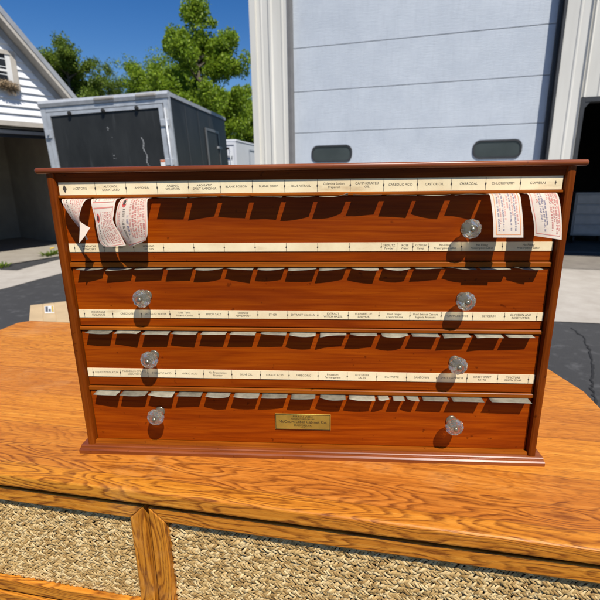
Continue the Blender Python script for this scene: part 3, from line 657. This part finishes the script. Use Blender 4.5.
# cardboard box on the ground behind the dresser
def pz(x, y, z):
    d = fwd + (x-300)/450*r2 - (y-300)/450*u2; t = (z - CAM.z)/d.z; p = CAM + d*t; return Vector((p.x, p.y, z))
bz = .40
c1, c2 = pz(29, 320.5, bz), pz(30.5, 305, bz); c3 = pz(67, 301, bz)
c4 = pz(73, 322, bz)
cb = empty('cardboard_box', (c1.x, c1.y, 0)); tag(cb, 'flat tan cardboard box with a small sticker behind the dresser', 'box')
M['card'] = plain('tan_cardboard', (.50, .36, .20), .8, var=.12, scale=6)
def cq(a, b): p = (c1.lerp(c4, a)).lerp(c2.lerp(c3, a), b) - c1; return (p.x, p.y)
def cprism(m_, a0, a1, b0, b1, z0, z1, mi=0): m_.prism([(*cq(a, b), z0) for a, b in ((a0, b0), (a1, b0), (a1, b1), (a0, b1))], (0, 0, z1 - z0), mi)
mb = MB(); cprism(mb, 0, 1, 0, 1, .0, bz - .006); mb.build('carton', M['card'], cb)
for x0, x1 in ((.0, .325), (.34, .63), (.645, 1)):
    mb = MB(); cprism(mb, x0, x1, 0, 1, bz - .0055, bz - .001); mb.build('flap', M['card'], cb)
mb = MB(); cprism(mb, .37, .61, .42, .82, bz - .0008, bz + .0006); cprism(mb, .39, .46, .48, .78, bz + .0008, bz + .0011, 1); cprism(mb, .48, .53, .48, .64, bz + .0008, bz + .0011, 1); cprism(mb, .55, .60, .46, .80, bz + .0008, bz + .0011, 2)
mb.build('sticker', [M['white_trim'], plain('sticker_grey', (.10, .10, .11), .6), plain('sticker_yellow', (.55, .36, .05), .6)], cb)

# ------------------------------------------------------------------ THE LABEL CABINET
cab = empty('label_cabinet', (0, 0, T)); tag(cab, 'reddish wooden four drawer label roll cabinet with glass knobs', 'cabinet')
HW, DEP, TOPZ = .380, .27, .4670
FY = .010                                  # drawer face
def mould(poly_yz, x0, x1, mi=0, m_=None):
    m_ = m_ or MB(); m_.prism([(x0, y, z) for y, z in poly_yz], (x1 - x0, 0, 0), mi); return m_
for s_ in (-1, 1):
    m_ = MB(); a, b = (.3675, HW)
    pl = [(a, .004), (a + .001, .0012), (a + .0035, 0), (b - .0035, 0), (b - .001, .001), (b, .004), (b, DEP), (a, DEP)]
    m_.prism([(s_*x, y, .0112) for x, y in pl], (0, 0, TOPZ - .0112)); m_.build('side_panel', M['frame_z'], cab)
def arc(cy, cz, r, a0, a1, n=7): return [(cy + r*math.cos(R(a0 + (a1-a0)*i/n)), cz + r*math.sin(R(a0 + (a1-a0)*i/n))) for i in range(n + 1)]
# top board with a rounded nose on three sides
bm = bmesh.new(); q = [(-.394, -.0050), (.393, -.0050), (.394, DEP + .006), (-.394, DEP + .006)]
vb = [bm.verts.new((x, y, .4672)) for x, y in q]; vt = [bm.verts.new((x, y, .4755)) for x, y in q]; bm.faces.new(vb[::-1]); bm.faces.new(vt)
for i in range(4): bm.faces.new((vb[i], vb[(i+1) % 4], vt[(i+1) % 4], vt[i]))
bmesh.ops.bevel(bm, geom=bm.edges[:], offset=.0036, segments=4, profile=.5, affect='EDGES')
me = bpy.data.meshes.new('top_board'); bm.to_mesh(me); bm.free(); me.materials.append(M['red_x']); ob = bpy.data.objects.new('top_board', me); COL.objects.link(ob); ob.parent = cab
for p in me.polygons: p.use_smooth = True
IN = .3672
mould([(.0030, .4668), (.0040, .4600), (.0048, .4545), (.03, .4545), (.03, .4668)], -IN, IN).build('frieze', M['frame_x'], cab)
mould([(.0040, .4318), (.0052, .4306), (.03, .4306), (.03, .4354), (.0052, .4354), (.0040, .4342)], -IN, IN).build('top_rail', M['lip'], cab)
mould([(.0072, .4356), (.0072, .4544), (.03, .4544), (.03, .4356)], -IN, IN).build('strip_backing', M['frame_x'], cab)
mould([(-.0120, 0), (DEP + .004, 0), (DEP + .004, .011), (-.0035, .011)] + [(-.0050, .0098), (-.0052, .0082), (-.0095, .0078), (-.0120, .0058)], -.390, .390).build('base_moulding', M['red_x'], cab)
mould([(.0035, .0112), (.03, .0112), (.03, .0162), (.0045, .0162)], -IN, IN).build('bottom_rail', M['lip'], cab)
mb = MB(); mb.box(-IN, IN, DEP - .012, DEP - .002, .0115, .4668); mb.build('back_panel', M['frame_x'], cab)

CW = .0475; XL = -.3563
std = [CW]*15; odd = [CW]*10 + [.0232]*3 + [CW, .0585, .0737]
def edges(ws):
    e = [XL]
    for w_ in ws: e.append(e[-1] + w_)
    return e
def diamond(m_, x, y, z, h, wd, mi): m_.add([(x - wd, y, z), (x, y, z - h), (x + wd, y, z), (x, y, z + h)], [(0, 1, 2, 3)], mi)
def caption_strip(parent, z0, z1, yb, ws, caps, big=False, x_half=.3655):
    m_ = MB(); m_.box(-x_half, x_half, yb - .0012, yb, z0, z1); y = yb - .00135; zc = (z0 + z1)/2; h = z1 - z0; e = edges(ws)
    for i, x in enumerate(e):
        if 1 <= i < len(e) - 1 or not big: m_.box(x - .00022, x + .00022, y - .0001, y, z0 + h*.03, z1 - h*.03, 1)
        thin = ws is odd and i == 11
        if not thin: diamond(m_, x, y - .0002, zc, h*(.33 if (big and i == 0) else .16), .0032 if (big and i == 0) else .00115, 1)
    for i, c in enumerate(caps):
        if not c: continue
        xc = (e[i] + e[i+1])/2; mw = (e[i+1] - e[i])*.84; ls = c.split('/')
        hh = min(.0033, h*.24) if len(ls) < 3 else h*.17
        for j, t_ in enumerate(ls): letter(m_, t_.strip(), xc, y, zc + ((len(ls) - 1)/2 - j)*hh*1.45, hh, mw, 1)
    return m_.build('caption_strip', [M['caption'], M['ink']], parent)
C1 = ['ACETONE', 'ALCOHOL/DENATURED', 'AMMONIA', 'ARSENIC/SOLUTION', 'AROMATIC/SPIRIT AMMONIA', 'BLANK POISON', 'BLANK DROP', 'BLUE VITRIOL', 'Calamine Lotion/Prepared', 'CAMPHORATED/OIL', 'CARBOLIC ACID', 'CASTOR OIL', 'CHARCOAL', 'CHLOROFORM', 'COPPERAS']
C2 = ['HEADACHE/POWDERS', 'LINIMENT', 'HEALING/LOTION', '', '', '', '', '', '', '', 'SEIDLITZ/Powder', 'ROSE/Water', 'COUGH/Syrup', 'No Filling/Prescription Label', 'No Filling/Prescription Label', 'No Filling/Prescription Label']
C3 = ['CORROSIVE/SUBLIMATE', 'CREOSOTE', 'DISTILLED WATER', 'Dist. Tonic/Mineral Cordial', 'EPSOM SALT', 'ESSENCE/PEPPERMINT', 'ETHER', 'EXTRACT VANILLA', 'EXTRACT/WITCH HAZEL', 'FLOWERS OF/SULPHUR', 'Fluid Ginger/Cream Soluble', 'Fluid Extract Cascara/Sagrada Aromatic', 'FORMALDEHYDE', 'GLYCERIN', 'GLYCERIN AND/ROSE WATER']
C4 = ['LIQUID PETROLATUM', 'MAGNESIUM CITRATE/SOLUTION', 'MURIATIC ACID', 'NITRIC ACID', 'No Prescription/Number', 'OLIVE OIL', 'OXALIC ACID', 'PAREGORIC', 'Potassium/Permanganate', 'ROCHELLE/SALTS', 'SALTPETRE', 'SANTONIN', 'SPIRIT CAMPHOR', 'SWEET SPIRIT/NITRE', 'TINCTURE/GREEN SOAP']
caption_strip(cab, .4357, .4543, .0071, std, C1, True)

def knob_mesh():
    prof = [(.0065, 0), (.0065, .003), (.0048, .0048), (.0046, .0085), (.0068, .0108), (.0105, .0135), (.0133, .0175), (.0136, .0205), (.0124, .0236), (.0098, .0262), (.0062, .0276), (.0036, .0272)]
    m_ = MB(); n = 40; vv = []
    for r, d in prof:
        am = .07 if r > .009 else 0
        for j in range(n):
            a = 2*math.pi*j/n; ph = (j*10/n) % 1.0; rr = r*(1 - am*(abs(ph - .5)*2)**1.5)
            vv.append((rr*math.cos(a), -d, rr*math.sin(a)))
    ff = [(i*n+j, i*n+(j+1) % n, (i+1)*n+(j+1) % n, (i+1)*n+j) for i in range(len(prof)-1) for j in range(n)]
    m_.add(vv, ff, 0, False); m_.add(vv[:n], [list(range(n))], 0)
    last = vv[-n:]; m_.add(last, [list(range(n))[::-1]], 0)
    m_.tube([(0, -.0270, 0), (0, -.0288, 0), (0, -.0296, 0)], [.0034, .0030, .0014], 16, 1)
    m_.tube([(0, .001, 0), (0, -.0022, 0)], [.0082, .0078], 20, 1)
    me = m_.build('knob', [M['glass_knob'], M['pin']]); d = me.data; bpy.data.objects.remove(me); return d
KM = knob_mesh()
Z = [dict(top=.4296, sh=(.3487, .3618), rail=(.3244, .3322)), dict(top=.3226, sh=(.2412, .2544), rail=(.2196, .2255)), dict(top=.2176, sh=(.1365, .1516), rail=(.1116, .1189)), dict(top=.1100, sh=None, rail=None)]
KN = [[(.2415, .3835)], [(-.2490, .2786), (.2432, .2770)], [(-.2476, .1764), (.2398, .1738)], [(-.2475, .0730), (.2424, .0679)]]
rowlab = ['top', 'second', 'third', 'bottom']
PZ = [.4303, .3236, .2188, .1108]
for i, zd in enumerate(Z):
    d_ = empty('drawer'); d_.parent = cab
    z0 = zd['rail'][1] + .0014 if zd['rail'] else .0166
    m_ = MB(); m_.box(-.3662, .3662, FY, FY + .018, z0, zd['top'], bev=.0008)
    m_.build('drawer_front', M['front'], d_)
    m_ = MB(); m_.box(-.360, .360, FY + .0182, DEP - .02, z0 - .0005, z0 + .012); m_.build('drawer_box', M['frame_x'], d_)
    if zd['sh']: caption_strip(d_, zd['sh'][0], zd['sh'][1], FY + .0002, (odd, std, std)[i], (C2, C3, C4)[i])
    if zd['rail']:
        a, b = zd['rail']; m_ = MB(); mould([(.0072, a + .001), (.0080, a), (.026, a), (.026, b), (.0082, b), (.0072, b - .001)], -.3668, .3668, 0, m_); m_.build('lip', M['lip'], d_)
    for kx, kz in KN[i]:
        ob = bpy.data.objects.new('knob', KM); ob.scale = (1.06, 1.06, 1.06); COL.objects.link(ob); ob.parent = d_; ob.location = (kx, FY - .0002, kz); ob.rotation_euler = (0, random.uniform(0, 6), 0)
    if i == 3:
        m_ = MB(); m_.box(-.0470, .0470, FY - .0018, FY, .0440, .0735, bev=.0006); y = FY - .00195; cx, cz = 0, .0755
        for (a, b, c, e) in ((-.0460, .0460, .0721, .0728), (-.0460, .0460, .0447, .0454), (-.0460, -.0453, .0455, .0720), (.0453, .0460, .0455, .0720)): m_.box(a, b, y - .0001, y, c, e, 1)
        for t_, zz, hh, mw in (('FOR ROLL LABELS', .0690, .0030, .060), ('MANUFACTURED ONLY BY', .0645, .0023, .058), ('McCourt Label Cabinet Co.', .0590, .0052, .088), ('BRADFORD, PA.', .0526, .0031, .052), ('U. S. A.', .0484, .0018, .022)): letter(m_, t_, cx, y, zz, hh, mw, 1)
        pp = m_.build('maker_plate', [M['brass'], plain('plate_enamel', (.012, .010, .008), .5)], d_); pp.location.x = -.0023

# short label tips poking out under each rail
PR = [.0190, .0125, .0160, .0172]
words = ['first', 'second', 'third', 'fourth', 'fifth', 'sixth', 'seventh', 'eighth', 'ninth', 'tenth', 'eleventh', 'twelfth', 'thirteenth', 'fourteenth', 'fifteenth', 'sixteenth']
rt_ = random.Random(21)
caps_rows = [C1, C2, C3, C4]
for r_ in range(4):
    ws = odd if r_ == 3 else std; e = edges(ws); n_t = len(ws)
    for i in range(n_t):
        if r_ == 0 and i in (0, 1, 2, 13, 14): continue
        x0, x1 = e[i] + .0034, e[i+1] - .0034
        if ws[i] < .03: x0, x1 = e[i] + .0028, e[i+1] - .0028
        elif ws[i] > CW: x0, x1 = e[i] + .0034, e[i+1] - .008
        x0 += rt_.gauss(0, .0007); x1 += rt_.gauss(0, .0007)
        p = PR[r_]*rt_.uniform(.95, 1.06); curl = rt_.gauss(0, .0008); z = PZ[r_]; lift = (.0012, .0004, .0006, .0004)[r_]
        m_ = MB(); nu, nv = 6, 6; vv = []
        yb = .0245
        sk_ = rt_.gauss(0, .0010); sagm = rt_.uniform(-.0022, .0006); corner = rt_.choice((0, 0, 0, 0, 0, .002, -.002, .003)); cs = rt_.choice((0, 1))
        for a in range(nu + 1):
            for b in range(nv + 1):
                t_ = a/nu; s_ = b/nv; y = yb + (FY - p - yb)*t_; k_ = max(0, (FY - y)/max(p, 1e-4))
                vv.append((x0 + (x1 - x0)*s_, y + sk_*(s_ - .5)*2*k_, z - .0003 + k_*k_*(lift + curl*(s_ - .5)*2 + sagm*(1 - (2*s_ - 1)**2) + corner*max(0, (s_ if cs else 1 - s_) - .6)*2.5)))
        m_.add(vv, [(a*(nv+1)+b, a*(nv+1)+b+1, (a+1)*(nv+1)+b+1, (a+1)*(nv+1)+b) for a in range(nu) for b in range(nv)], 0, True)
        ob = m_.build('label_tip', M[rt_.choice(('tip', 'tip', 'tip_pale', 'tip_dark'))]); ob.location = (0, 0, T); sm = ob.modifiers.new('s', 'SOLIDIFY'); sm.thickness = .0003
        xc = (x0 + x1)/2; cap = ''
        ce = edges(odd if r_ == 1 else std); cc = caps_rows[r_]
        j = max(0, min(len(cc) - 1, sum(1 for q in ce[1:] if q < xc)))
        cap = cc[j].replace('/', ' ')
        if ws[i] < .03: txt = f'{["left", "middle", "right"][i - 10]} one of three narrow grey label tips in the bottom row'
        elif r_ == 1 and (not cap or cap.startswith('No Filling') or j >= 10): txt = f'thin grey label tip, {words[i]} from the left in the second row'
        elif i == n_t - 1 and r_ == 3: txt = 'widest grey label tip at the right end of the bottom row'
        elif r_ == 3: txt = f'grey label tip, {words[i]} from the left in the bottom row'
        else: txt = f'short grey label tip below the caption {cap.lower()} in the {rowlab[r_]} row'
        tag(ob, txt, 'label tip', f'label tips along the {rowlab[r_]} drawer')

# long printed labels hanging from the top row
def hang(name, label, path, L, wd, x_at, mirror, seed, prints, extra=None, curlx=None, group='printed labels hanging from the top row'):
    """path(t,s)->(x,y,z); t 0..1 down the length, s 0..1 across"""
    nu, nv = 26, 10; m_ = MB(); vv = [path(a/nu, b/nv) for a in range(nu + 1) for b in range(nv + 1)]
    m_.add(vv, [(a*(nv+1)+b, a*(nv+1)+b+1, (a+1)*(nv+1)+b+1, (a+1)*(nv+1)+b) for a in range(nu) for b in range(nv)], 0, True)
    rg = random.Random(seed)
    def onp(t, s):
        e_ = .004; P = Vector(path(t, s)); dt = Vector(path(min(t + e_, 1), s)) - Vector(path(max(t - e_, 0), s)); ds = Vector(path(t, min(s + e_, 1))) - Vector(path(t, max(s - e_, 0)))
        n_ = ds.cross(dt); n_ = n_.normalized() if n_.length > 1e-12 else Vector((0, -1, 0))
        if n_.z*.8 - n_.y < 0: n_ = -n_
        return P, n_
    def rect(t0, t1, s0, s1, mi, off=.00025):
        nt_ = max(1, int((t1 - t0)*nu*1.5)); ns_ = max(1, int((s1 - s0)*nv*1.5)); g = []
        for a in range(nt_ + 1):
            for b in range(ns_ + 1):
                P, n_ = onp(t0 + (t1 - t0)*a/nt_, s0 + (s1 - s0)*b/ns_); g.append(P + n_*off*sgn)
        m_.add(g, [(a*(ns_+1)+b, a*(ns_+1)+b+1, (a+1)*(ns_+1)+b+1, (a+1)*(ns_+1)+b) for a in range(nt_) for b in range(ns_)], mi)
    sgn = 1
    def oval(t, s, rt0, rs0, mi):
        c = []; 
        for i in range(18):
            a = 2*math.pi*i/18; P, n_ = onp(min(max(t + rt0*math.cos(a), 0.001), .999), min(max(s + rs0*math.sin(a), .001), .999)); c.append(P + n_*.0003*sgn)
        m_.add(c, [list(range(18))], mi)
        c2_ = []
        for i in range(18):
            a = 2*math.pi*i/18; P, n_ = onp(min(max(t + rt0*.6*math.cos(a), .001), .999), min(max(s + rs0*.6*math.sin(a), .001), .999)); c2_.append(P + n_*.0006*sgn)
        m_.add(c2_, [list(range(18))], 2 if mi == 1 else 1)
    def column(s, t0, t1, hgt, mi, word=(3, 9)):
        """a line of small type running down the label"""
        t = t0; lt = hgt*wd/L*.62
        while t < t1:
            for _ in range(rg.randint(*word)):
                if t + lt*.8 > t1: break
                k_ = rg.randint(0, 3)
                if k_ == 0: rect(t, t + lt*.22, s, s + hgt, mi)
                elif k_ == 1: rect(t, t + lt*.7, s, s + hgt*.25, mi); rect(t, t + lt*.2, s + hgt*.3, s + hgt, mi)
                elif k_ == 2: rect(t, t + lt*.2, s, s + hgt, mi); rect(t + lt*.5, t + lt*.7, s, s + hgt, mi)
                else: rect(t, t + lt*.7, s + hgt*.7, s + hgt, mi); rect(t + lt*.25, t + lt*.45, s, s + hgt*.66, mi)
                t += lt
            t += lt*.8
    prints(rect, oval, column, rg)
    ob = m_.build(name, [M['label'], M['red_ink'], M['ink'], M['pink_ink'], M['blue_ink'], M['orange_ink']]) if False else m_.raw(name, [M['label'], M['red_ink'], M['ink'], M['pink_ink'], M['blue_ink'], M['orange_ink']])
    ob.location = (0, 0, T); tag(ob, label, 'paper label', group); return ob
def lerp(a, b, t): return a + (b - a)*t
def border(rect, t0, t1, s0, s1, mi, th=.018, tt=.012):
    rect(t0, t1, s0, s0 + th, mi); rect(t0, t1, s1 - th, s1, mi); rect(t0, t0 + tt, s0, s1, mi); rect(t1 - tt, t1, s0, s1, mi)
def spline(pts, t):
    n = len(pts) - 1; x = t*n; i = min(int(x), n - 1); f = x - i
    p0 = pts[max(i-1, 0)]; p1 = pts[i]; p2 = pts[i+1]; p3 = pts[min(i+2, n)]
    return tuple(.5*((2*b) + (-a + c)*f + (2*a - 5*b + 4*c - d)*f*f + (-a + 3*b - 3*c + d)*f**3) for a, b, c, d in zip(p0, p1, p2, p3))
def two_edge(Lp, Rp, belly=.0):
    def f(t, s):
        a = spline(Lp, t); b = spline(Rp, t); bulge = belly*math.sin(math.pi*s)*min(1, t*3)
        return (lerp(a[0], b[0], s), lerp(a[1], b[1], s) - bulge, lerp(a[2], b[2], s))
    return f
S = .0235; ZR = .4302
# 1: twisted to a point with the corner folded over
def pr1(rect, oval, column, rg):
    oval(.17, .26, .045, .075, 1)
    for k_, s in enumerate((.40, .48, .56, .64, .72, .80, .88)): column(s, .06 if k_ % 2 else .12, .80, .052, 3 if k_ % 3 else 1)
    rect(.08, .14, .62, .93, 1); column(.20, .27, .85, .06, 2); column(.08, .3, .9, .05, 3)
hang('paper_label', 'printed label twisted to a point with its corner folded, under acetone', two_edge([(-.3590, S, ZR), (-.3575, .006, ZR), (-.3545, -.010, .4275), (-.3420, -.014, .405), (-.3290, -.014, .385), (-.3228, -.013, .3700)], [(-.3170, S, ZR), (-.3175, .006, ZR), (-.3180, -.011, .4280), (-.3215, -.022, .413), (-.3240, -.023, .398), (-.3196, -.015, .3720)], .002), .085, .042, 0, False, 1, pr1)
# folded-back corner belongs to the first label
fold = MB(); fold.add([(-.3247, -.0205, .3985), (-.3165, -.0235, .3940), (-.3085, -.0245, .3900), (-.3140, -.0300, .3800), (-.3205, -.0330, .3715), (-.3230, -.0340, .3690), (-.3240, -.0265, .3850)], [(0, 1, 6), (1, 2, 3, 6), (6, 3, 4, 5)], 0, True)
fo = fold.raw('folded_corner', M['label']); fo.parent = [o for o in COL.objects if o.name == 'paper_label'][0]; tag(fo, 'blank cream corner folded over')
def pr2(rect, oval, column, rg):
    border(rect, .02, .36, .08, .93, 3); border(rect, .41, .97, .06, .94, 3)
    for k_, s in enumerate((.52, .60, .68, .76, .84)): column(s, .06, .33, .05, 5 if k_ % 2 else 3)
    column(.16, .05, .34, .06, 2); column(.32, .08, .34, .05, 3)
    oval(.52, .20, .055, .085, 1); column(.17, .60, .95, .065, 2)
    for k_, s in enumerate((.34, .44, .52, .60, .68, .76, .84)): column(s, .46, .93, .055, 3 if k_ % 2 else 1)
hang('paper_label', 'double printed label curling to the right at its end, under alcohol denatured', two_edge([(-.3120, S, ZR), (-.3115, .006, ZR), (-.3095, -.010, .4270), (-.3035, -.017, .404), (-.3005, -.021, .384), (-.2990, -.019, .3665), (-.2880, -.0225, .3615)], [(-.2715, S, ZR), (-.2715, .006, ZR), (-.2710, -.011, .4280), (-.2735, -.018, .409), (-.2740, -.021, .398), (-.2650, -.022, .3790), (-.2580, -.024, .3640)], .002), .09, .040, 0, False, 2, pr2)
def pr3(rect, oval, column, rg):
    border(rect, .02, .20, .10, .93, 3); border(rect, .25, .97, .05, .95, 3)
    column(.22, .05, .19, .065, 2); column(.70, .05, .18, .07, 1); column(.80, .05, .18, .05, 3)
    oval(.37, .24, .075, .085, 1); column(.23, .47, .94, .075, 2); column(.10, .5, .8, .05, 3)
    for k_, s in enumerate((.46, .54, .62, .70, .78, .86)): column(s, .29 + .04*(k_ % 2), .90, .055, 1 if k_ % 3 else 3)
    column(.37, .55, .85, .07, 4)
hang('paper_label', 'curved printed label bulging outward with a torn end, under ammonia', two_edge([(-.2640, S, ZR), (-.2640, .006, ZR), (-.2655, -.010, .4275), (-.2690, -.018, .413), (-.2700, -.022, .395), (-.2660, -.020, .379), (-.2555, -.017, .3600)], [(-.2235, S, ZR), (-.2235, .006, ZR), (-.2235, -.011, .4285), (-.2225, -.019, .412), (-.2220, -.023, .396), (-.2235, -.023, .381), (-.2290, -.021, .3700)], .004), .085, .042, 0, False, 3, pr3)
def pr4(rect, oval, column, rg):
    border(rect, .075, .945, .09, .93, 5, .022, .012)
    oval(.145, .24, .045, .06, 1)
    for k_, s in enumerate((.17, .24, .33, .40, .50, .58, .66, .73, .80)): column(s, (.30, .22, .2, .45, .12, .12, .15, .12, .14)[k_], (.9, .8, .9, .75, .6, .9, .7, .9, .8)[k_], .05, (4, 3, 4, 3, 3, 4, 3, 4, 1)[k_])
hang('paper_label', 'flat printed label with an orange border hanging straight, under chloroform', two_edge([(.2600, S, ZR), (.2610, .006, ZR), (.2620, -.012, .4300), (.2630, -.024, .4120), (.2640, -.032, .392), (.2645, -.036, .3745)], [(.3020, S, ZR), (.3020, .006, ZR), (.3022, -.012, .4302), (.3025, -.024, .4120), (.3033, -.032, .392), (.3040, -.036, .3742)], 0.0), .085, .042, 0, False, 4, pr4)
def pr5(rect, oval, column, rg):
    border(rect, .075, .945, .06, .94, 3, .02, .010)
    oval(.20, .25, .055, .07, 1)
    for k_, s in enumerate((.20, .28, .36, .44, .55, .63, .71, .79, .86)): column(s, (.35, .3, .27, .5, .15, .15, .17, .12, .14)[k_], (.55, .8, .92, .85, .5, .9, .8, .92, .9)[k_], .055, (3, 4, 4, 4, 3, 1, 1, 1, 3)[k_])
hang('paper_label', 'printed label skewed at the bottom beside the right upright, under copperas', two_edge([(.3120, S, ZR), (.3125, .006, ZR), (.3135, -.012, .4300), (.3160, -.021, .4120), (.3195, -.026, .394), (.3215, -.028, .3755)], [(.3525, S, ZR), (.3525, .006, ZR), (.3525, -.012, .4302), (.3545, -.022, .4110), (.3560, -.028, .390), (.3560, -.033, .3705)], .0015), .085, .042, 0, False, 5, pr5)
